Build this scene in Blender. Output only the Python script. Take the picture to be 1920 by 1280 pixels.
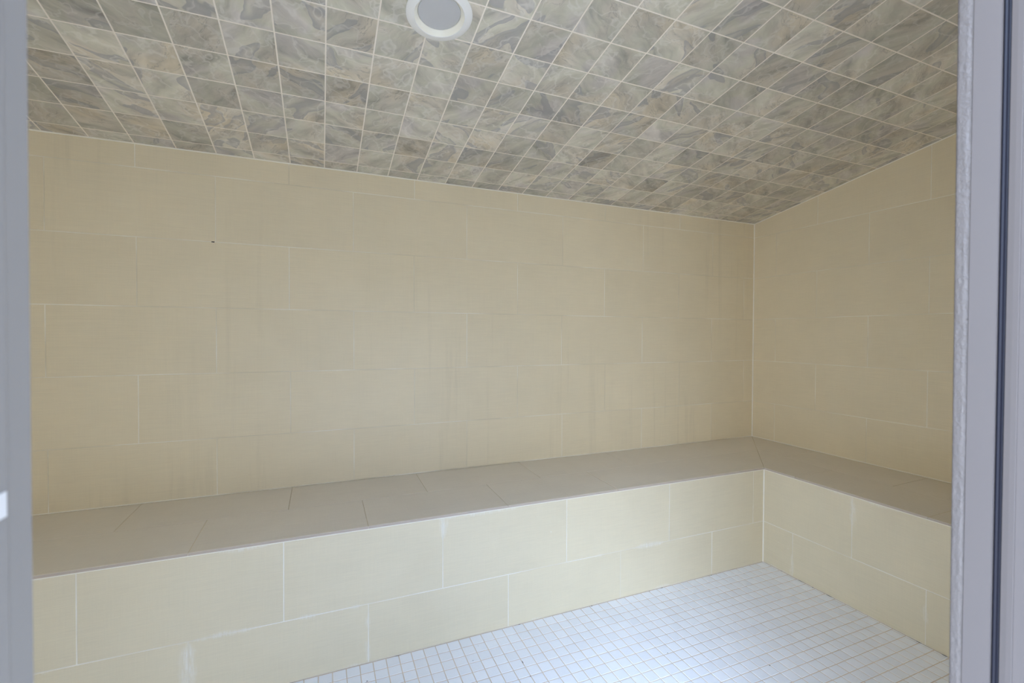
import bpy, bmesh, math, random
from mathutils import Vector, Matrix

for o in list(bpy.data.objects):
    bpy.data.objects.remove(o, do_unlink=True)
scene = bpy.context.scene
COL = scene.collection
random.seed(7)

# ------------------------------------------------------------------ camera
cam_data = bpy.data.cameras.new('camera')
cam = bpy.data.objects.new('camera', cam_data)
COL.objects.link(cam)
YAW, PITCH, ROLL = -0.39144, -0.0152, 0.00391
fwd = Vector((math.sin(-YAW) * math.cos(PITCH), math.cos(YAW) * math.cos(PITCH), math.sin(PITCH)))
rgt = Vector((math.cos(YAW), math.sin(YAW), 0))
upv = rgt.cross(fwd)
cr, sr = math.cos(ROLL), math.sin(ROLL)
rgt, upv = cr * rgt + sr * upv, -sr * rgt + cr * upv
R = Matrix((rgt, upv, -fwd)).transposed().to_4x4()
R.translation = Vector((-3.003, -2.5189, 1.3231))
cam.matrix_world = R
cam_data.sensor_fit = 'HORIZONTAL'
cam_data.sensor_width = 36
cam_data.lens = 865.37 * 36 / 1920
cam_data.clip_start = 0.01
cam_data.dof.use_dof = True
cam_data.dof.focus_distance = 2.8
cam_data.dof.aperture_fstop = 8.0
scene.camera = cam

# ------------------------------------------------------------------ daylight and exposure
world = bpy.data.worlds.new('World')
scene.world = world
world.use_nodes = True
wt = world.node_tree
bg = wt.nodes['Background']
# bright blue sky above, paler towards the horizon and the ground, stronger on the open left side
wc = wt.nodes.new('ShaderNodeTexCoord')
wsep = wt.nodes.new('ShaderNodeSeparateXYZ')
wt.links.new(wc.outputs['Generated'], wsep.inputs[0])
wz = wt.nodes.new('ShaderNodeMapRange')
wz.inputs[1].default_value, wz.inputs[2].default_value = -1, 1
wt.links.new(wsep.outputs[2], wz.inputs[0])
wr = wt.nodes.new('ShaderNodeValToRGB')
wt.links.new(wz.outputs[0], wr.inputs[0])
SKY = [(0.30, (0.195, 0.20, 0.20)), (0.50, (0.18, 0.20, 0.222)), (0.60, (0.18, 0.214, 0.264)), (0.72, (0.21, 0.27, 0.37)), (0.86, (0.42, 0.56, 0.80))]
while len(wr.color_ramp.elements) < len(SKY):
    wr.color_ramp.elements.new(0.5)
for e, (p, c) in zip(wr.color_ramp.elements, SKY):
    e.position, e.color = p, (*c, 1)
def wmath(op, a, b=0.0):
    nd = wt.nodes.new('ShaderNodeMath')
    nd.operation = op
    for k, v in ((0, a), (1, b)):
        if hasattr(v, 'is_output'):
            wt.links.new(v, nd.inputs[k])
        else:
            nd.inputs[k].default_value = v
    return nd.outputs[0]


dz2 = wmath('MULTIPLY', wsep.outputs[2], wsep.outputs[2])
azim = wmath('DIVIDE', wsep.outputs[0], wmath('SQRT', wmath('MAXIMUM', wmath('SUBTRACT', 1.0, dz2), 0.0001)))
wx = wt.nodes.new('ShaderNodeValToRGB')
wt.links.new(wmath('MULTIPLY_ADD', azim, 0.5), wx.inputs[0])
wx.inputs[0].links[0].from_node.inputs[2].default_value = 0.5
AZ = [(0.025, 0.52), (0.175, 1.0), (0.27, 0.66), (0.35, 0.32), (0.55, 0.16), (0.72, 0.30)]
while len(wx.color_ramp.elements) < len(AZ):
    wx.color_ramp.elements.new(0.5)
for e, (p, v) in zip(wx.color_ramp.elements, AZ):
    e.position, e.color = p, (v, v, v, 1)
wm = wt.nodes.new('ShaderNodeMath')
wm.operation = 'MULTIPLY'
wm.inputs[1].default_value = 55.0
wt.links.new(wx.outputs[0], wm.inputs[0])
wt.links.new(wr.outputs[0], bg.inputs[0])
wt.links.new(wm.outputs[0], bg.inputs[1])


def area_light(name, loc, target, sx, sy, power, color):
    ld = bpy.data.lights.new(name, 'AREA')
    ld.shape = 'RECTANGLE'
    ld.size, ld.size_y = sx, sy
    ld.energy = power
    ld.color = color
    lo = bpy.data.objects.new(name, ld)
    lo.location = loc
    lo.rotation_euler = (Vector(target) - Vector(loc)).to_track_quat('-Z', 'Y').to_euler()
    COL.objects.link(lo)
    return lo


# daylight of the adjoining space comes in through the doorway; the portal only guides its sampling
portal = area_light('doorway_portal', (-2.75, -2.352, 1.03), (-2.75, 0.0, 1.03), 0.75, 2.06, 1.0, (1, 1, 1))
portal.data.cycles.is_portal = True
# high windows opposite the doorway
area_light('high_window_daylight', (-2.85, -5.2, 3.0), (-2.85, 0.0, 0.9), 1.15, 0.95, 42, (0.36, 0.56, 1.0))

scene.view_settings.view_transform = 'Standard'
scene.view_settings.look = 'None'
scene.view_settings.gamma = 1
scene.view_settings.use_curve_mapping = False
scene.view_settings.exposure = -0.07
scene.cycles.max_bounces = 24
scene.cycles.diffuse_bounces = 20
scene.cycles.sample_clamp_indirect = 6


# ------------------------------------------------------------------ materials
class NT:
    def __init__(self, name):
        self.m = bpy.data.materials.new(name)
        self.m.use_nodes = True
        self.t = self.m.node_tree
        self.b = self.t.nodes['Principled BSDF']

    def n(self, typ, **kw):
        nd = self.t.nodes.new(typ)
        for k, v in kw.items():
            setattr(nd, k, v)
        return nd

    def lk(self, a, b):
        self.t.links.new(a, b)

    def val(self, sock, v):
        if hasattr(v, 'is_output'):
            self.lk(v, sock)
        else:
            sock.default_value = v

    def math(self, op, a, b=0.0, c=0.0, clamp=False):
        nd = self.n('ShaderNodeMath', operation=op, use_clamp=clamp)
        for s, v in zip(nd.inputs, (a, b, c)):
            self.val(s, v)
        return nd.outputs[0]

    def vmath(self, op, a, b=(0, 0, 0), scale=None):
        nd = self.n('ShaderNodeVectorMath', operation=op)
        self.val(nd.inputs[0], a)
        if scale is not None:
            self.val(nd.inputs['Scale'], scale)
        else:
            self.val(nd.inputs[1], b)
        return nd.outputs[0]

    def mix(self, f, a, b, blend='MIX'):
        nd = self.n('ShaderNodeMix', data_type='RGBA', blend_type=blend)
        self.val(nd.inputs[0], f)
        self.val(nd.inputs[6], a if hasattr(a, 'is_output') else (*a, 1))
        self.val(nd.inputs[7], b if hasattr(b, 'is_output') else (*b, 1))
        return nd.outputs[2]

    def noise(self, vec, scale=1.0, detail=3.0, rough=0.5, dist=0.0, lac=2.0):
        nd = self.n('ShaderNodeTexNoise')
        self.lk(vec, nd.inputs['Vector'])
        nd.inputs['Scale'].default_value = scale
        nd.inputs['Detail'].default_value = detail
        nd.inputs['Roughness'].default_value = rough
        nd.inputs['Distortion'].default_value = dist
        nd.inputs['Lacunarity'].default_value = lac
        return nd.outputs['Fac']

    def smooth(self, v, a, b, lo=0.0, hi=1.0):
        nd = self.n('ShaderNodeMapRange', interpolation_type='SMOOTHSTEP')
        self.lk(v, nd.inputs[0])
        for i, x in zip((1, 2, 3, 4), (a, b, lo, hi)):
            nd.inputs[i].default_value = x
        return nd.outputs[0]

    def ramp(self, v, stops):
        nd = self.n('ShaderNodeValToRGB')
        el = nd.color_ramp.elements
        while len(el) < len(stops):
            el.new(0.5)
        for e, (p, c) in zip(el, stops):
            e.position = p
            e.color = (*c, 1)
        self.lk(v, nd.inputs[0])
        return nd.outputs[0]

    def uv(self):
        nd = self.n('ShaderNodeUVMap', uv_map='UVMap')
        return nd.outputs[0]

    def tile(self):
        nd = self.n('ShaderNodeAttribute', attribute_name='tile')
        sp = self.n('ShaderNodeSeparateColor')
        self.lk(nd.outputs['Color'], sp.inputs[0])
        return sp.outputs[0], sp.outputs[1], sp.outputs[2], nd.outputs['Alpha']   # width, height, random, random

    def obj(self):
        return self.n('ShaderNodeTexCoord').outputs['Object']

    def sep(self, v):
        nd = self.n('ShaderNodeSeparateXYZ')
        self.lk(v, nd.inputs[0])
        return nd.outputs

    def comb(self, x, y, z):
        nd = self.n('ShaderNodeCombineXYZ')
        for s, v in zip(nd.inputs, (x, y, z)):
            self.val(s, v)
        return nd.outputs[0]

    def bump(self, h, strength, dist):
        nd = self.n('ShaderNodeBump')
        nd.inputs['Strength'].default_value = strength
        nd.inputs['Distance'].default_value = dist
        self.lk(h, nd.inputs['Height'])
        self.lk(nd.outputs[0], self.b.inputs['Normal'])

    def out(self, color=None, rough=None, spec=None, metal=None):
        if color is not None:
            self.val(self.b.inputs['Base Color'], color if hasattr(color, 'is_output') else (*color, 1))
        if rough is not None:
            self.val(self.b.inputs['Roughness'], rough)
        if spec is not None:
            self.b.inputs['Specular IOR Level'].default_value = spec
        if metal is not None:
            self.b.inputs['Metallic'].default_value = metal
        return self.m


TILE = (0.80, 0.705, 0.52)


def linen_tile(name, base=TILE, chalk=0.0, streaks=0.0, rough=0.62):
    """beige porcelain with a woven linen print; chalk = white mineral bloom along the joints"""
    k = NT(name)
    uv = k.uv()
    w, h, r1, r2 = k.tile()
    x, y, _ = k.sep(uv)
    off = k.math('MULTIPLY', r1, 37.0)
    weft = k.noise(k.comb(k.math('ADD', k.math('MULTIPLY', x, 9.0), off), k.math('MULTIPLY', y, 420.0), off), 1.0, 3, 0.6)
    warp = k.noise(k.comb(k.math('MULTIPLY', x, 380.0), k.math('ADD', k.math('MULTIPLY', y, 9.0), off), off), 1.0, 2, 0.5)
    cloud = k.noise(k.comb(k.math('ADD', x, off), y, off), 5.0, 3, 0.5)
    f = k.math('ADD', k.math('MULTIPLY', k.math('SUBTRACT', weft, 0.5), 0.15), k.math('MULTIPLY', k.math('SUBTRACT', warp, 0.5), 0.05))
    f = k.math('ADD', f, k.math('MULTIPLY', k.math('SUBTRACT', cloud, 0.5), 0.10))
    f = k.math('ADD', f, k.math('MULTIPLY', k.math('SUBTRACT', r2, 0.5), 0.025))
    if streaks:
        px, py, pz = k.sep(k.obj())
        st = k.noise(k.comb(k.math('MULTIPLY', px, 16.0), py, k.math('MULTIPLY', pz, 0.7)), 1.0, 4, 0.65)
        area = k.noise(k.comb(k.math('MULTIPLY', px, 1.1), 3.0, k.math('MULTIPLY', pz, 0.9)), 1.0, 1, 0.5)
        s = k.math('MULTIPLY', k.smooth(st, 0.52, 0.72), k.smooth(area, 0.42, 0.6))
        f = k.math('SUBTRACT', f, k.math('MULTIPLY', s, streaks))
    val = k.math('ADD', 1.0, f)
    col = k.vmath('SCALE', k.comb(*base), scale=val)
    if chalk:
        px, py, pz = k.sep(k.obj())
        dx = k.math('MINIMUM', x, k.math('SUBTRACT', w, x))
        dy = k.math('MINIMUM', y, k.math('SUBTRACT', h, y))
        nb = k.noise(k.obj(), 3.2, 2, 0.5)
        nf = k.noise(k.obj(), 34.0, 4, 0.7)
        wid = k.math('MULTIPLY', k.smooth(nb, 0.44, 0.70), 0.046)
        dxn = k.math('ADD', dx, k.math('MULTIPLY', nf, 0.026))
        dyn = k.math('ADD', k.math('MULTIPLY', dy, 1.8), k.math('MULTIPLY', nf, 0.028))
        mx = k.math('SUBTRACT', 1.0, k.math('DIVIDE', dxn, k.math('ADD', wid, 0.0005)), clamp=True)
        my = k.math('SUBTRACT', 1.0, k.math('DIVIDE', dyn, k.math('ADD', wid, 0.0005)), clamp=True)
        spots = k.smooth(k.noise(k.obj(), 26.0, 2, 0.5), 0.745, 0.80)
        m = k.math('MAXIMUM', k.math('MAXIMUM', mx, my), k.math('MULTIPLY', spots, 0.5))
        drip = k.noise(k.comb(k.math('MULTIPLY', k.math('ADD', px, py), 150.0), 1.0, k.math('MULTIPLY', pz, 16.0)), 1.0, 3, 0.6)
        m = k.math('MULTIPLY', k.math('MULTIPLY', m, k.smooth(drip, 0.36, 0.60, 0.25, 1.0)), chalk, clamp=True)
        col = k.mix(m, col, (0.93, 0.93, 0.94))
    k.bump(k.math('ADD', weft, k.math('MULTIPLY', warp, 0.4)), 0.06, 0.0006)
    return k.out(col, rough, 0.3)


def grout(name, light, dark, fade=0.5):
    k = NT(name)
    n1 = k.noise(k.obj(), 2.6, 2, 0.5)
    n2 = k.noise(k.obj(), 60.0, 3, 0.6)
    f = k.math('ADD', k.smooth(n1, 0.40, 0.62), k.math('MULTIPLY', k.math('SUBTRACT', n2, 0.5), 0.5), clamp=True)
    k.bump(n2, 0.3, 0.0008)
    return k.out(k.mix(k.math('MULTIPLY', f, fade), light, dark), 0.8, 0.2)


def marble_tile():
    k = NT('ceiling_marble_tile')
    uv = k.uv()
    w, h, r1, r2 = k.tile()
    ang = k.math('MULTIPLY', k.math('FLOOR', k.math('MULTIPLY', r2, 4.0)), math.pi / 2)
    rot = k.n('ShaderNodeVectorRotate', rotation_type='Z_AXIS')
    k.lk(k.vmath('SUBTRACT', uv, (0.075, 0.075, 0)), rot.inputs['Vector'])
    k.lk(ang, rot.inputs['Angle'])
    p = k.vmath('ADD', rot.outputs[0], k.comb(k.math('MULTIPLY', r1, 71.0), k.math('MULTIPLY', r2, 53.0), k.math('MULTIPLY', r1, 19.0)))
    wn = k.n('ShaderNodeTexNoise')
    k.lk(p, wn.inputs['Vector'])
    wn.inputs['Scale'].default_value = 7.0
    wn.inputs['Detail'].default_value = 3.0
    q = k.vmath('ADD', p, k.vmath('SCALE', k.vmath('SUBTRACT', wn.outputs['Color'], (0.5, 0.5, 0.5)), scale=0.10))
    # streaks run diagonally across the print
    sh = k.n('ShaderNodeVectorRotate', rotation_type='Z_AXIS')
    k.lk(q, sh.inputs['Vector'])
    sh.inputs['Angle'].default_value = 0.6
    st = k.vmath('MULTIPLY', sh.outputs[0], (1.0, 3.2, 1.0))
    cloud = k.noise(st, 5.2, 5, 0.58)
    tone = k.noise(q, 5.0, 2, 0.5)
    base = k.ramp(cloud, [(0.26, (0.30, 0.287, 0.282)), (0.40, (0.47, 0.453, 0.428)), (0.52, (0.575, 0.553, 0.52)), (0.66, (0.66, 0.635, 0.60)), (0.80, (0.74, 0.71, 0.68))])
    hue = k.ramp(tone, [(0.34, (1.0, 0.98, 1.0)), (0.45, (0.985, 1.0, 0.92)), (0.55, (1.03, 1.0, 0.95)), (0.68, (1.07, 1.0, 0.87))])
    col = k.mix(1.0, base, hue, 'MULTIPLY')
    # sharp edged slate fields, only on some of the prints
    field = k.noise(k.vmath('ADD', st, (9.1, 4.2, 0)), 4.2, 1, 0.5)
    fm = k.math('MULTIPLY', k.smooth(field, 0.575, 0.585), k.smooth(field, 0.585, 0.72, 1.0, 0.25))
    fm = k.math('MULTIPLY', fm, k.smooth(r2, 0.35, 0.4))
    col = k.mix(k.math('MULTIPLY', fm, 0.75), col, (0.36, 0.355, 0.37))
    # dark hairline veins and pale wisps
    v1 = k.noise(k.vmath('ADD', st, (3.3, 8.7, 0)), 6.0, 4, 0.6)
    vein = k.smooth(k.math('ABSOLUTE', k.math('SUBTRACT', v1, 0.5)), 0.0, 0.016, 1.0, 0.0)
    vm = k.math('MULTIPLY', vein, k.smooth(tone, 0.46, 0.58))
    col = k.mix(k.math('MULTIPLY', vm, 0.5), col, (0.27, 0.26, 0.24))
    v2 = k.noise(k.vmath('ADD', q, (13.3, 1.7, 0)), 9.0, 3, 0.55)
    wisp = k.smooth(k.math('ABSOLUTE', k.math('SUBTRACT', v2, 0.5)), 0.0, 0.03, 1.0, 0.0)
    col = k.mix(k.math('MULTIPLY', wisp, 0.38), col, (0.76, 0.745, 0.72))
    val = k.math('ADD', 0.84, k.math('MULTIPLY', r1, 0.30))
    col = k.vmath('SCALE', k.vmath('MULTIPLY', col, (1.0, 0.985, 0.94)), scale=val)
    return k.out(col, 0.35, 0.4)


def mosaic_tile():
    k = NT('floor_white_mosaic')
    w, h, r1, r2 = k.tile()
    n = k.noise(k.obj(), 4.0, 3, 0.5)
    f = k.math('ADD', 0.94, k.math('ADD', k.math('MULTIPLY', r1, 0.06), k.math('MULTIPLY', n, 0.05)))
    col = k.vmath('SCALE', k.comb(0.88, 0.91, 0.98), scale=f)
    return k.out(col, 0.3, 0.5)


def plain(name, color, rough=0.5, spec=0.4, metal=0.0, n_amt=0.04, n_scale=8.0, bump=0.0, bump_scale=150.0):
    k = NT(name)
    n = k.noise(k.obj(), n_scale, 3, 0.55)
    f = k.math('ADD', 1.0 - n_amt / 2, k.math('MULTIPLY', n, n_amt))
    col = k.vmath('SCALE', k.comb(*color), scale=f)
    if bump:
        k.bump(k.noise(k.obj(), bump_scale, 4, 0.7), bump, 0.002)
    return k.out(col, rough, spec, metal)


M_WALL = linen_tile('wall_linen_tile', streaks=0.08)
M_WALL_R = linen_tile('side_wall_linen_tile', chalk=0.16)
M_RISER = linen_tile('bench_riser_linen_tile', base=(0.755, 0.675, 0.505), chalk=0.75)
M_SEAT = linen_tile('bench_seat_linen_tile', base=(0.75, 0.70, 0.615), chalk=0.05, rough=0.6)
M_BODY = plain('tile_body_edge', (0.52, 0.44, 0.37), 0.8, 0.2)
M_GROUT = grout('wall_grout', (0.90, 0.85, 0.74), (0.68, 0.60, 0.44), 0.85)
M_GROUT_R = grout('side_wall_grout', (0.92, 0.87, 0.75), (0.70, 0.62, 0.46), 0.7)
M_GROUT_RISER = grout('bench_grout', (0.88, 0.84, 0.76), (0.74, 0.67, 0.53), 0.7)
M_GROUT_SEAT = grout('bench_seat_grout', (0.50, 0.43, 0.31), (0.72, 0.64, 0.47), 0.9)
M_GROUT_C = grout('ceiling_grout', (0.92, 0.85, 0.76), (0.84, 0.77, 0.68), 0.5)
M_GROUT_F = grout('floor_grout', (0.72, 0.63, 0.54), (0.60, 0.52, 0.44), 0.6)
M_CAULK = plain('white_caulk', (0.92, 0.88, 0.78), 0.5, 0.3)
M_MARBLE = marble_tile()
M_MOSAIC = mosaic_tile()
M_PLASTER = plain('plaster', (0.84, 0.78, 0.66), 0.8, 0.2)
M_PIT = plain('dark_grout_pit', (0.03, 0.03, 0.035), 0.9, 0.1)
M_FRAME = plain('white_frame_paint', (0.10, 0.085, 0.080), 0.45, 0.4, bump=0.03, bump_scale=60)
M_FRAME_L = plain('brightened_frame_paint', (0.15, 0.137, 0.129), 0.45, 0.4, bump=0.03, bump_scale=60)  # same frame paint, lightened in colour to make up for weak light on the left jamb
M_BEAD = plain('white_silicone_bead', (0.100, 0.085, 0.078), 0.55, 0.3, bump=0.6, bump_scale=170.0)
M_GASKET = plain('black_rubber', (0.008, 0.008, 0.014), 0.55, 0.25)
M_LAMPTRIM = plain('lamp_white_enamel', (0.88, 0.88, 0.87), 0.4, 0.4, n_amt=0.02)
M_BAFFLE = plain('lamp_gloss_baffle', (0.96, 0.94, 0.85), 0.3, 0.5, n_amt=0.02)
M_LENS = plain('lamp_frosted_lens', (0.53, 0.53, 0.54), 0.3, 0.5, n_amt=0.06, n_scale=20)
M_METAL = plain('bright_metal', (0.75, 0.75, 0.78), 0.3, 0.5, 0.6)
M_OUTFLOOR = plain('outer_floor', (0.54, 0.46, 0.37), 0.5, 0.4)


# ------------------------------------------------------------------ helpers
def link(name, bm, mats, parent=None, smooth=False):
    me = bpy.data.meshes.new(name)
    bm.to_mesh(me)
    bm.free()
    for m in mats:
        me.materials.append(m)
    if smooth:
        for p in me.polygons:
            p.use_smooth = True
        me.set_sharp_from_angle(angle=math.radians(28))
    ob = bpy.data.objects.new(name, me)
    COL.objects.link(ob)
    if parent:
        ob.parent = parent
    return ob


def struct(ob, label=None):
    ob['kind'] = 'structure'
    if label:
        ob['label'] = label
    return ob


def thing(name, label, cat, loc=(0, 0, 0)):
    o = bpy.data.objects.new(name, None)
    o.empty_display_size = 0.1
    COL.objects.link(o)
    o.location = loc
    o['label'] = label
    o['category'] = cat
    return o


def box(bm, x0, x1, y0, y1, z0, z1, mat=0):
    vs = [bm.verts.new((x, y, z)) for x in (x0, x1) for y in (y0, y1) for z in (z0, z1)]
    for f in ((0, 1, 3, 2), (4, 6, 7, 5), (0, 4, 5, 1), (2, 3, 7, 6), (0, 2, 6, 4), (1, 5, 7, 3)):
        bm.faces.new([vs[i] for i in f]).material_index = mat


def clip(poly, a, b, c):
    """keep the part of a convex polygon where a*u + b*v <= c"""
    out = []
    for i in range(len(poly)):
        p, q = poly[i], poly[(i + 1) % len(poly)]
        dp, dq = a * p[0] + b * p[1] - c, a * q[0] + b * q[1] - c
        if dp <= 0:
            out.append(p)
        if (dp < 0 < dq) or (dq < 0 < dp):
            t = dp / (dp - dq)
            out.append((p[0] + t * (q[0] - p[0]), p[1] + t * (q[1] - p[1])))
    return out


def inset(poly, d):
    res = list(poly)
    n = len(poly)
    for i in range(n):
        (x0, y0), (x1, y1) = poly[i], poly[(i + 1) % n]
        L = math.hypot(x1 - x0, y1 - y0)
        if L < 1e-7:
            continue
        nx, ny = (y1 - y0) / L, -(x1 - x0) / L
        res = clip(res, nx, ny, nx * x0 + ny * y0 - d)
        if len(res) < 3:
            return []
    return res


class Surface:
    """tiles and their grout bed in one plane: point = o + u*U + v*V, tile faces look along N"""

    def __init__(self, o, U, V, depth=0.0008, gap=0.0035, bevel=0.0009, lip=0.0003):
        self.o, self.U, self.V = Vector(o), Vector(U).normalized(), Vector(V).normalized()
        self.N = self.U.cross(self.V)
        self.depth, self.gap, self.bevel, self.lip = depth, gap, bevel, lip
        self.bm = bmesh.new()
        self.uvl = self.bm.loops.layers.uv.new('UVMap')
        self.tl = self.bm.loops.layers.float_color.new('tile')

    def P(self, u, v, n=0.0):
        return self.o + u * self.U + v * self.V + n * self.N

    def _face(self, vs, uvs, tile, mat, facing=None):
        try:
            f = self.bm.faces.new(vs)
        except ValueError:
            return None
        f.material_index = mat
        for l, (a, b) in zip(f.loops, uvs):
            l[self.uvl].uv = (a, b)
            l[self.tl] = tile
        return f

    def tile(self, poly, u0=None, v0=None, w=None, h=None, thick=None, mat=0, side=None):
        """poly: counter-clockwise convex polygon in (u, v)"""
        outer = inset(poly, self.gap / 2)
        if len(outer) < 3:
            return
        inner = inset(outer, self.bevel)
        if len(inner) != len(outer):
            return
        us, vs = [p[0] for p in poly], [p[1] for p in poly]
        u0 = min(us) if u0 is None else u0
        v0 = min(vs) if v0 is None else v0
        w = max(us) - u0 if w is None else w
        h = max(vs) - v0 if h is None else h
        tv = (w, h, random.random(), random.random())
        cu, cv = sum(us) / len(us), sum(vs) / len(vs)
        l0 = random.uniform(-1, 1) * self.lip
        su, sv = random.uniform(-1, 1) * self.lip / max(w, h), random.uniform(-1, 1) * self.lip / max(w, h)
        dep = thick or self.depth + 0.001

        def z(p):
            return l0 + su * (p[0] - cu) + sv * (p[1] - cv)
        top = [self.bm.verts.new(self.P(p[0], p[1], z(p))) for p in inner]
        mid = [self.bm.verts.new(self.P(p[0], p[1], z(p) - self.bevel * 0.8)) for p in outer]
        low = [self.bm.verts.new(self.P(p[0], p[1], -dep)) for p in outer]
        uin = [(p[0] - u0, p[1] - v0) for p in inner]
        uout = [(p[0] - u0, p[1] - v0) for p in outer]
        self._face(top, uin, tv, mat)
        n = len(top)
        for i in range(n):
            j = (i + 1) % n
            self._face([mid[i], mid[j], top[j], top[i]], [uout[i], uout[j], uin[j], uin[i]], tv, mat)
            self._face([low[i], low[j], mid[j], mid[i]], [uout[i], uout[j], uout[j], uout[i]], tv, mat if side is None else side)

    def bed(self, poly, thick=0.0, mat=1, back=None):
        top = [self.bm.verts.new(self.P(p[0], p[1], -self.depth)) for p in poly]
        tv = (1, 1, 0.5, 0.5)
        self._face(top, poly, tv, mat)
        if thick:
            low = [self.bm.verts.new(self.P(p[0], p[1], -self.depth - thick)) for p in poly]
            n = len(poly)
            for i in range(n):
                j = (i + 1) % n
                self._face([low[i], low[j], top[j], top[i]], [poly[i], poly[j], poly[j], poly[i]], tv, mat if back is None else back)
            self._face(low[::-1], poly[::-1], tv, mat if back is None else back)

    def strip(self, p0, p1, width, raise_, mat):
        """a low rounded bead of grout from p0 to p1 (3D points), for the inner corners"""
        tube(self.bm, p0, p1, width, mat, 8)


def tube(bm, a, b, r, mat=0, n=8, r2=None):
    a, b = Vector(a), Vector(b)
    d = (b - a).normalized()
    s = d.orthogonal().normalized()
    t = d.cross(s)
    ra, rb = [], []
    for i in range(n):
        an = 2 * math.pi * i / n
        v = math.cos(an) * s + math.sin(an) * t
        ra.append(bm.verts.new(a + r * v))
        rb.append(bm.verts.new(b + (r2 or r) * v))
    for i in range(n):
        j = (i + 1) % n
        bm.faces.new([ra[i], ra[j], rb[j], rb[i]]).material_index = mat
    bm.faces.new(ra[::-1]).material_index = mat
    bm.faces.new(rb).material_index = mat


# ------------------------------------------------------------------ measurements
X_LEFT = -4.24                  # left wall
Y_FRONT = -2.2425               # inner face of the wall with the doorway
ZC, SLOPE = 2.1573, 0.17272     # ceiling height at the back wall, rise towards the doorway
TW, TH = 0.609, 0.305
ROWS = [2.662, 2.357, 2.052, 1.7475, 1.4415, 1.1365, 0.832, 0.527, 0.222, -0.083]   # course lines from the top down


def zc(y):
    return ZC - SLOPE * y


def courses(surf, joints, u_lo, u_hi, v_top, extra_clip=None, full_h=True):
    """running bond: joints[k] lists the vertical joints of course k"""
    for k in range(len(ROWS) - 1):
        v1, v0 = ROWS[k], ROWS[k + 1]
        js = [u_lo] + [j for j in sorted(joints[k]) if u_lo < j < u_hi] + [u_hi]
        for a, b in zip(js, js[1:]):
            poly = [(a, v0), (b, v0), (b, v1), (a, v1)]
            poly = clip(poly, 0, -1, 0.0)
            if extra_clip:
                poly = clip(poly, *extra_clip)
            elif v_top is not None:
                poly = clip(poly, 0, 1, v_top)
            if len(poly) >= 3:
                surf.tile(poly)


# ------------------------------------------------------------------ back wall
BACK_J = {1: [-3.76, -3.149, -2.536, -1.93, -1.32, -0.71, -0.10], 2: [-4.066, -3.458, -2.85, -2.242, -1.627, -1.019, -0.408]}
BJ = {0: BACK_J[2], 1: BACK_J[2], 2: BACK_J[2], 3: [-4.365, -3.757, -3.149, -2.539, -1.929, -1.321, -0.715, -0.10],
      4: [-4.067, -3.457, -2.848, -2.24, -1.632, -1.022, -0.412], 5: [-4.365, -3.754, -3.145, -2.536, -1.927, -1.314, -0.706, -0.095],
      6: [-4.063, -3.457, -2.848, -2.239, -1.626, -1.022, -0.409], 7: BACK_J[1], 8: BACK_J[2]}
BJ[1] = BACK_J[1]
s = Surface((0, 0, 0), (1, 0, 0), (0, 0, 1))
courses(s, BJ, X_LEFT, 0.0, ZC)
s.bed([(X_LEFT - 0.1, 0), (0.1, 0), (0.1, ZC + 0.02), (X_LEFT - 0.1, ZC + 0.02)], 0.1, 1, 2)
# pale corner joint, and the thin joint under the ceiling
tube(s.bm, (-0.002, -0.002, 0.566), (-0.002, -0.002, ZC), 0.0042, 3, 8)
tube(s.bm, (X_LEFT, -0.0005, ZC - 0.002), (0, -0.0005, ZC - 0.002), 0.0032, 3, 8)
tube(s.bm, (X_LEFT, -0.001, 0.5655), (0, -0.001, 0.5655), 0.0028, 1, 8)
# chipped dark joint at one tile corner
box(s.bm, -3.474, -3.462, -0.0015, 0.0005, 1.7455, 1.7495, 4)
struct(link('wall_back', s.bm, [M_WALL, M_GROUT, M_PLASTER, M_CAULK, M_PIT]), 'beige linen-look tiled back wall above the long bench')

# ------------------------------------------------------------------ right wall (u runs towards the back so that the normal faces the room)
s = Surface((0, 0, 0), (0, -1, 0), (0, 0, 1))
assert s.N.x < 0
odd = [0.477, 1.085, 1.694]
even = [0.183, 0.788, 1.397, 2.006]
RJ = {0: even, 1: odd, 2: even, 3: odd, 4: even, 5: odd, 6: even, 7: odd, 8: even}
u_hi = -Y_FRONT
courses(s, RJ, 0.0, u_hi, None, extra_clip=(-SLOPE, 1, ZC))
s.bed([(-0.1, 0), (u_hi + 0.05, 0), (u_hi + 0.05, zc(-u_hi - 0.05) + 0.02), (-0.1, zc(0.1) + 0.02)], 0.1, 1, 2)
tube(s.bm, (-0.001, 0, ZC - 0.002), (-0.001, Y_FRONT, zc(Y_FRONT) - 0.002), 0.0032, 3, 8)
tube(s.bm, (-0.001, 0, 0.5655), (-0.001, Y_FRONT, 0.5655), 0.0028, 3, 8)
struct(link('wall_right', s.bm, [M_WALL_R, M_GROUT_R, M_PLASTER, M_CAULK]), 'beige tiled right wall under the rising ceiling')

# ------------------------------------------------------------------ left wall and the wall with the doorway
s = Surface((X_LEFT, 0, 0), (0, 1, 0), (0, 0, 1))
courses(s, {k: [-x for x in v] for k, v in RJ.items()}, Y_FRONT, 0.0, None, extra_clip=(SLOPE, 1, ZC))
s.bed([(Y_FRONT - 0.05, 0), (0.1, 0), (0.1, zc(0.1) + 0.02), (Y_FRONT - 0.05, zc(Y_FRONT - 0.05) + 0.02)], 0.1, 1, 2)
struct(link('wall_left', s.bm, [M_WALL, M_GROUT, M_PLASTER]), 'beige tiled left wall outside the view')

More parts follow.
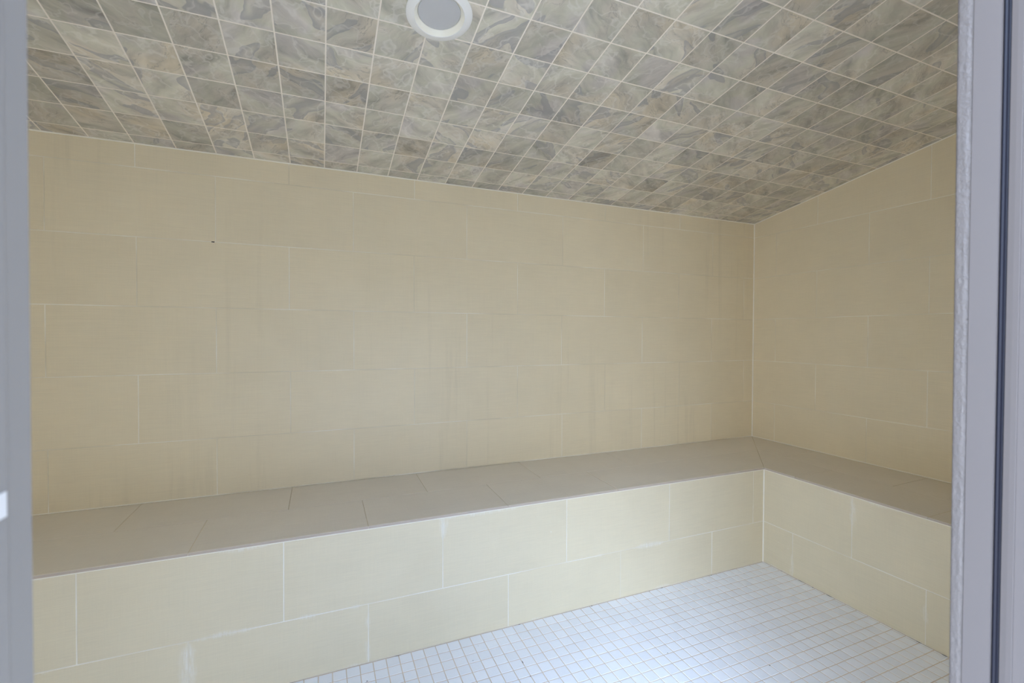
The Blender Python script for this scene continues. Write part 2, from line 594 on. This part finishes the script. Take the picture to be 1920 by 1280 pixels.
DX0, DX1, DZ = -3.125, -2.375, 2.06      # clear width and head of the doorway
YO = -2.345                              # outer face of the doorway wall
bm = bmesh.new()
ztop = zc(Y_FRONT) + 0.02
box(bm, X_LEFT - 0.1, DX0 - 0.03, YO, Y_FRONT, 0, ztop)
box(bm, DX1 + 0.03, 0.1, YO, Y_FRONT, 0, ztop)
box(bm, DX0 - 0.03, DX1 + 0.03, YO, Y_FRONT, DZ + 0.03, ztop)
struct(link('wall_front', bm, [M_PLASTER]), 'wall holding the doorway')

# ------------------------------------------------------------------ sloped ceiling of six inch marble-print tiles
LAMP = Vector((-2.654, -1.058, 0))
LAMP.z = zc(LAMP.y)
cs = math.hypot(1, SLOPE)
s = Surface((0, 0, ZC), (1, 0, 0), (0, -1, SLOPE), depth=0.0008, gap=0.0048, bevel=0.0007, lip=0.0002)
assert s.N.z < 0
PX, PY = 0.15509, 0.15188
xs = sorted([-2.9875 + k * PX for k in range(-11, 20)])
xs = [X_LEFT] + [x for x in xs if x > X_LEFT + 0.01] + [0.0]
ys = [0.9776 - b * PY for b in range(-9, 7)]
ys = sorted([0.0] + [y for y in ys if y < -Y_FRONT - 0.01] + [-Y_FRONT])
for a, b in zip(xs, xs[1:]):
    for c, d in zip(ys, ys[1:]):
        c2, d2 = c * cs, d * cs
        s.tile([(a, c2), (b, c2), (b, d2), (a, d2)], u0=a if a > X_LEFT else b - PX, v0=c2, w=PX, h=PX)
VT = -Y_FRONT * cs
s.bed([(X_LEFT - 0.02, -0.02), (0.02, -0.02), (0.02, VT + 0.02), (X_LEFT - 0.02, VT + 0.02)])
lu, lv = LAMP.x, -LAMP.y * cs
R_HOLE = 0.088
near = [f for f in s.bm.faces if True]
for i in range(32):
    an = 2 * math.pi * i / 32
    n2 = math.cos(an) * s.U + math.sin(an) * s.V
    co = s.P(lu, lv) + R_HOLE * n2
    c0 = s.P(lu, lv)
    sel = []
    for f in s.bm.faces:
        lo = min((v.co - c0).dot(n2) for v in f.verts)
        hi = max((v.co - c0).dot(n2) for v in f.verts)
        if lo < R_HOLE < hi and min((v.co - c0).length for v in f.verts) < 6 and (f.calc_area() > 1 or (f.calc_center_median() - c0).length < 0.25):
            sel.append(f)
    geom = sel + list({e for f in sel for e in f.edges}) + list({v for f in sel for v in f.verts})
    bmesh.ops.bisect_plane(s.bm, geom=geom, plane_co=co, plane_no=n2, dist=1e-6)
kill = []
for f in s.bm.faces:
    d = f.calc_center_median() - c0
    d -= d.dot(s.N) * s.N
    if d.length < R_HOLE * 1.0 and max(((v.co - c0) - (v.co - c0).dot(s.N) * s.N).length for v in f.verts) < R_HOLE * 1.02:
        kill.append(f)
bmesh.ops.delete(s.bm, geom=kill, context='FACES')
# the roof slab above the tile bed
for n0, n1 in ((-0.06, -0.14),):
    lowv = [s.bm.verts.new(s.P(u, v, n0)) for u, v in ((X_LEFT - 0.02, -0.02), (0.02, -0.02), (0.02, VT + 0.02), (X_LEFT - 0.02, VT + 0.02))]
    topv = [s.bm.verts.new(s.P(u, v, n1)) for u, v in ((X_LEFT - 0.02, -0.02), (0.02, -0.02), (0.02, VT + 0.02), (X_LEFT - 0.02, VT + 0.02))]
    s.bm.faces.new(lowv).material_index = 2
    s.bm.faces.new(topv[::-1]).material_index = 2
    for i in range(4):
        j = (i + 1) % 4
        s.bm.faces.new([topv[i], topv[j], lowv[j], lowv[i]]).material_index = 2
CEIL_M = Matrix((s.U, -s.V, -s.N)).transposed()
struct(link('ceiling', s.bm, [M_MARBLE, M_GROUT_C, M_PLASTER]), 'sloped ceiling of square grey-green marble tiles')

# ------------------------------------------------------------------ floor of two inch white mosaic
s = Surface((0, 0, 0), (1, 0, 0), (0, 1, 0), depth=0.0009, gap=0.0033, bevel=0.0012, lip=0.00022)
FP = 0.0508
FX1, FY1 = -0.617, -0.6025
xs = [x for x in (-1.8488 + k * FP for k in range(-60, 60)) if X_LEFT + 0.01 < x < FX1 - 0.006]
ys = [y for y in (-0.7585 + k * FP for k in range(-40, 10)) if YO + 0.01 < y < FY1 - 0.006]
xs, ys = [X_LEFT] + xs + [FX1], [YO] + ys + [FY1]
for a, b in zip(xs, xs[1:]):
    for c, d in zip(ys, ys[1:]):
        s.tile([(a, c), (b, c), (b, d), (a, d)])
s.bed([(X_LEFT - 0.02, YO - 0.02), (0.02, YO - 0.02), (0.02, 0.02), (X_LEFT - 0.02, 0.02)], 0.06)
# dark pits where the grout has fallen out
for x, y, w, d, a in [(-2.845, -0.703, 0.007, 0.005, .2), (-2.438, -0.748, 0.006, 0.003, .3), (-2.255, -0.833, 0.003, 0.014, 0), (-2.258, -0.914, 0.006, 0.004, .1),
                      (-1.674, -1.011, 0.006, 0.003, -.3), (-1.344, -1.223, 0.007, 0.005, .2), (-2.391, -0.672, 0.003, 0.002, .2),
                      (-2.172, -0.606, 0.012, 0.003, 0), (-1.787, -0.606, 0.01, 0.004, 0), (-1.36, -0.606, 0.02, 0.003, 0), (-1.44, -0.606, 0.006, 0.004, 0),
                      (-0.62, -0.985, 0.004, 0.03, 0), (-0.62, -0.90, 0.004, 0.012, 0), (-0.62, -0.83, 0.003, 0.03, 0), (-0.62, -0.72, 0.003, 0.01, 0),
                      (-0.62, -1.366, 0.004, 0.028, 0), (-0.62, -1.455, 0.005, 0.02, 0), (-2.715, -0.606, 0.03, 0.002, 0), (-1.02, -0.607, 0.01, 0.003, 0)]:
    pts = []
    for i in range(7):
        an = 2 * math.pi * i / 7
        r = random.uniform(0.7, 1.15)
        px, py = w * 0.5 * r * math.cos(an), d * 0.5 * r * math.sin(an)
        pts.append(s.bm.verts.new((x + px * math.cos(a) - py * math.sin(a), y + px * math.sin(a) + py * math.cos(a), 0.0009)))
    s.bm.faces.new(pts).material_index = 2
struct(link('floor', s.bm, [M_MOSAIC, M_GROUT_F, M_PIT]), 'white square mosaic floor with tan grout')

# ------------------------------------------------------------------ the L-shaped corner bench
DB, DR = 0.6005, 0.6155          # depth along the back wall and along the right wall
ZB, ZF = 0.5625, 0.5525          # seat height at the walls and at the front edge
ZM = 0.2385                      # joint between the two riser courses
ZR = 0.5425                      # top of the risers
bench = thing('corner_bench', 'beige tiled L-shaped corner bench built along the back and right walls', 'bench', (-0.6, -0.6, 0))
INV = Matrix.Translation((0.6, 0.6, 0))


def bench_part(name, bm, mats):
    bm.transform(INV)
    return link(name, bm, mats, bench)


# long riser, faces the doorway
s = Surface((0, -DB, 0), (1, 0, 0), (0, 0, 1), lip=0.0004)
up_j = [-4.352, -3.744, -3.1365, -2.5265, -1.9255, -1.3095, -0.70]
lo_j = [-4.048, -3.439, -2.831, -2.224, -1.616, -1.011]
for v0, v1, js in ((0.0, ZM, lo_j), (ZM, ZR, up_j)):
    e = [X_LEFT + 0.002] + [j for j in js if X_LEFT < j < -DR] + [-DR]
    for a, b in zip(e, e[1:]):
        s.tile([(a, v0), (b, v0), (b, v1), (a, v1)])
s.bed([(X_LEFT + 0.002, 0), (-DR, 0), (-DR, ZR), (X_LEFT + 0.002, ZR)], 0.03, 1, 1)
tube(s.bm, (-DR - 0.001, -DB - 0.001, 0.001), (-DR - 0.001, -DB - 0.001, ZR), 0.0042, 2, 8)
tube(s.bm, (X_LEFT + 0.01, -DB - 0.0006, ZR - 0.0015), (-DR, -DB - 0.0006, ZR - 0.0015), 0.0022, 2, 8)
bench_part('riser', s.bm, [M_RISER, M_GROUT_RISER, M_CAULK])
# short riser, faces left
s = Surface((-DR, 0, 0), (0, -1, 0), (0, 0, 1), lip=0.0004)
YE = -Y_FRONT - 0.002
for v0, v1, js in ((0.0, ZM, [0.7815, 1.387, 1.996]), (ZM, ZR, [1.085, 1.694])):
    e = [DB] + [j for j in js if j < YE] + [YE]
    for a, b in zip(e, e[1:]):
        s.tile([(a, v0), (b, v0), (b, v1), (a, v1)])
s.bed([(DB, 0), (YE, 0), (YE, ZR), (DB, ZR)], 0.03, 1, 1)
tube(s.bm, (-DR - 0.0006, -DB, ZR - 0.0015), (-DR - 0.0006, -YE, ZR - 0.0015), 0.0022, 2, 8)
bench_part('riser', s.bm, [M_RISER, M_GROUT_RISER, M_CAULK])

# seats: two rows of slabs each, mitred at the corner, sloping a little to drain
OV = 0.003
tilt = ZB - ZF

# long seat: u = x, v = towards the wall (from the front edge)
VB = Vector((0, DB + OV, tilt))
s = Surface((0, -DB - OV, ZF), (1, 0, 0), VB, depth=0.0012, gap=0.0022, bevel=0.0013, lip=0.00025)
LB = VB.length
mid = LB * 0.5
LC = LB - 0.0006        # stops just short of the wall
# mitre line from the inner front corner to the room corner
m0, m1 = (-DR - OV, 0.0), (0.0, LB)
ma, mb = (m1[1] - m0[1]), -(m1[0] - m0[0])
mc = ma * m0[0] + mb * m0[1]
for v0, v1, js in ((0.0, mid, [-4.05, -3.438, -2.831, -2.226, -1.636]), (mid, LC, [-4.36, -3.745, -3.138, -2.528, -1.92, -1.31, -0.7])):
    e = [X_LEFT + 0.002] + [j for j in js if j > X_LEFT + 0.02] + [-0.0015]
    for a, b in zip(e, e[1:]):
        poly = clip([(a, v0), (b, v0), (b, v1), (a, v1)], ma, mb, mc)
        if len(poly) >= 3:
            s.tile(poly, thick=0.0098, side=2)
poly = clip([(X_LEFT + 0.002, 0.004), (-0.0015, 0.004), (-0.0015, LC), (X_LEFT + 0.002, LC)], ma, mb, mc)
s.bed(poly, 0.009)
bench_part('seat_top', s.bm, [M_SEAT, M_GROUT_SEAT, M_BODY])
# short seat: u = towards the doorway, v = towards the right wall
VR = Vector((DR + OV, 0, tilt))
s = Surface((-DR - OV, 0, ZF), (0, -1, 0), VR, depth=0.0012, gap=0.0022, bevel=0.0013, lip=0.00025)
LR = VR.length
n0, n1 = (DB + OV, 0.0), (0.0, LR)
na, nb = -(n1[1] - n0[1]), (n1[0] - n0[0])
nc = na * n0[0] + nb * n0[1]
for v0, v1, js in ((0.0, LR * 0.5, [0.792, 1.389, 1.998]), (LR * 0.5, LR - 0.0006, [0.487, 1.094, 1.70])):
    e = [0.0015] + js + [YE]
    for a, b in zip(e, e[1:]):
        poly = clip([(a, v0), (b, v0), (b, v1), (a, v1)], na, nb, nc)
        if len(poly) >= 3:
            s.tile(poly, thick=0.0098, side=2)
poly = clip([(0.0015, 0.004), (YE, 0.004), (YE, LR - 0.0006), (0.0015, LR - 0.0006)], na, nb, nc)
s.bed(poly, 0.009)
bench_part('seat_top', s.bm, [M_SEAT, M_GROUT_SEAT, M_BODY])

# ------------------------------------------------------------------ recessed downlight in the sloped ceiling
lamp = thing('recessed_light', 'round white recessed ceiling light with frosted lens, set in the marble-tiled ceiling', 'ceiling light', LAMP)
lamp.rotation_euler = CEIL_M.to_euler()      # local -z points down out of the ceiling


def lathe(prof, n=72):
    bm = bmesh.new()
    rings = []
    for r, z in prof:
        if r < 1e-6:
            rings.append([bm.verts.new((0, 0, z))])
        else:
            rings.append([bm.verts.new((r * math.cos(2 * math.pi * i / n), r * math.sin(2 * math.pi * i / n), z)) for i in range(n)])
    for a, b in zip(rings, rings[1:]):
        for i in range(n):
            j = (i + 1) % n
            if len(a) == 1:
                bm.faces.new([a[0], b[j], b[i]])
            elif len(b) == 1:
                bm.faces.new([a[i], a[j], b[0]])
            else:
                bm.faces.new([a[i], a[j], b[j], b[i]])
    bmesh.ops.recalc_face_normals(bm, faces=bm.faces)
    return bm


link('trim_ring', lathe([(0.0865, 0.012), (0.0865, -0.0005), (0.1035, -0.0005), (0.105, -0.0012), (0.105, -0.003), (0.1035, -0.0042), (0.0825, -0.0102), (0.0808, -0.0106), (0.0797, -0.0102),
                         (0.0795, -0.0095)]), [M_LAMPTRIM], lamp, True)
link('baffle', lathe([(0.0795, -0.0095), (0.0765, -0.0058), (0.0690, 0.0030), (0.0678, 0.0050), (0.0676, 0.030), (0.086, 0.030), (0.086, 0.0)]), [M_BAFFLE], lamp, True)
link('lens', lathe([(0.0674, 0.0085), (0.0665, 0.0052), (0.05, 0.0042), (0.025, 0.0036), (0.0, 0.0034)]), [M_LENS], lamp, True)
link('housing', lathe([(0.0, 0.048), (0.086, 0.048), (0.086, 0.031), (0.0, 0.031)]), [M_METAL], lamp, False)

# ------------------------------------------------------------------ door frame the room is seen through
frame = bpy.data.objects.new('door_1', None)
COL.objects.link(frame)
frame.location = (DX0, Y_FRONT, 0)
struct(frame, 'white frame of the doorway in the foreground')
FINV = Matrix.Translation((-DX0, -Y_FRONT, 0))


def profile_post(name, prof, z0, z1, mats, lean=0.0, smooth=False, n=1, mi=0):
    """extrude a closed outline in (x, y) upwards; lean shifts y per metre of height"""
    bm = bmesh.new()
    rings = []
    for k in range(n + 1):
        z = z0 + (z1 - z0) * k / n
        rings.append([bm.verts.new((x, y + lean * (z - 1.3), z)) for x, y in prof])
    for a, b in zip(rings, rings[1:]):
        for i in range(len(prof)):
            j = (i + 1) % len(prof)
            bm.faces.new([a[i], a[j], b[j], b[i]])
    bm.faces.new(rings[0][::-1])
    bm.faces.new(rings[-1])
    bmesh.ops.recalc_face_normals(bm, faces=bm.faces)
    bm.transform(FINV)
    return link(name, bm, mats, frame, smooth)


X = DX1
# right jamb: flat white leg, black bulb gasket in a groove, outer leg
profile_post('jamb', [(X, -2.2535), (X + 0.029, -2.2535), (X + 0.029, -2.33), (X, -2.33), (X, -2.2918), (X + 0.0005, -2.2914), (X, -2.2910), (X + 0.0004, -2.2866), (X + 0.0012, -2.2818), (X + 0.008, -2.2818), (X + 0.008, -2.2747), (X, -2.2747)], 0.0, DZ, [M_FRAME])
gx = X + 0.0018
g = []
for i in range(17):
    an = -math.pi / 2 + math.pi * i / 16
    yy = -2.27825 + 0.0033 * math.sin(an)
    dip = 0.0009 * math.exp(-((i - 8) / 2.0) ** 2)
    g.append((gx + 0.0030 - 0.0030 * math.cos(an) ** 0.8 + dip, yy))
g += [(X + 0.0078, -2.27825 + 0.0033), (X + 0.0078, -2.27825 - 0.0033)]
profile_post('gasket', g, 0.0, DZ, [M_GASKET], smooth=False)
# uneven silicone bead between the frame and the tile edge
bm = bmesh.new()
rings = []
N = 520
for k in range(N + 1):
    z = 0.001 + (DZ - 0.002) * k / N
    ring = []
    yi = -2.2407 + 0.0041 * (z - 1.32)
    wob = 0.00025 * math.sin(z * 61) * math.sin(z * 17.3)
    for i in range(13):
        t = i / 12
        y = -2.2534 + (yi + 2.2534) * t
        x = X + 0.0004 + 0.0012 * max(0.0, (t - 0.85) / 0.15) ** 2
        if t < 0.34:
            x += 0.0007 * (1 - (t / 0.34) ** 2)
        jit = random.gauss(0, 0.00013) if 0.15 < t < 0.7 else 0
        ring.append(bm.verts.new((x + jit + wob * math.sin(math.pi * t), y, z)))
    ring.append(bm.verts.new((X + 0.029, yi, z)))
    ring.append(bm.verts.new((X + 0.029, -2.2534, z)))
    rings.append(ring)
for a, b in zip(rings, rings[1:]):
    for i in range(len(a)):
        j = (i + 1) % len(a)
        bm.faces.new([a[i], a[j], b[j], b[i]])
bm.faces.new(rings[0][::-1])
bm.faces.new(rings[-1])
bmesh.ops.recalc_face_normals(bm, faces=bm.faces)
bm.transform(FINV)
link('silicone_bead', bm, [M_BEAD], frame, True)
# left jamb with a raised lip, and the bright latch plate on it
X = DX0
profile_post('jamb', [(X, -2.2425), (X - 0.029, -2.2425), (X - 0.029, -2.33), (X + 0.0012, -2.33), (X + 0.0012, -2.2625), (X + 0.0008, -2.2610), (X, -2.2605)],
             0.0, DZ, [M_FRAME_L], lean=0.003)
bm = bmesh.new()
box(bm, X - 0.001, X + 0.0016, -2.300, -2.2634, 1.2467, 1.2580)
bmesh.ops.bevel(bm, geom=list(bm.edges), offset=0.0005, segments=2, affect='EDGES')
bm.transform(FINV)
link('latch_plate', bm, [M_METAL], frame)
# head of the frame
bm = bmesh.new()
box(bm, DX0 - 0.029, DX1 + 0.029, -2.33, -2.2435, DZ + 0.0005, DZ + 0.029)
bm.transform(FINV)
link('head_rail', bm, [M_FRAME], frame)

# ------------------------------------------------------------------ floor of the adjoining room
bm = bmesh.new()
box(bm, -5.5, 0.5, -6.5, YO - 0.021, -0.06, 0.0)
struct(link('floor_outer', bm, [M_OUTFLOOR]), 'plain floor of the adjoining room')
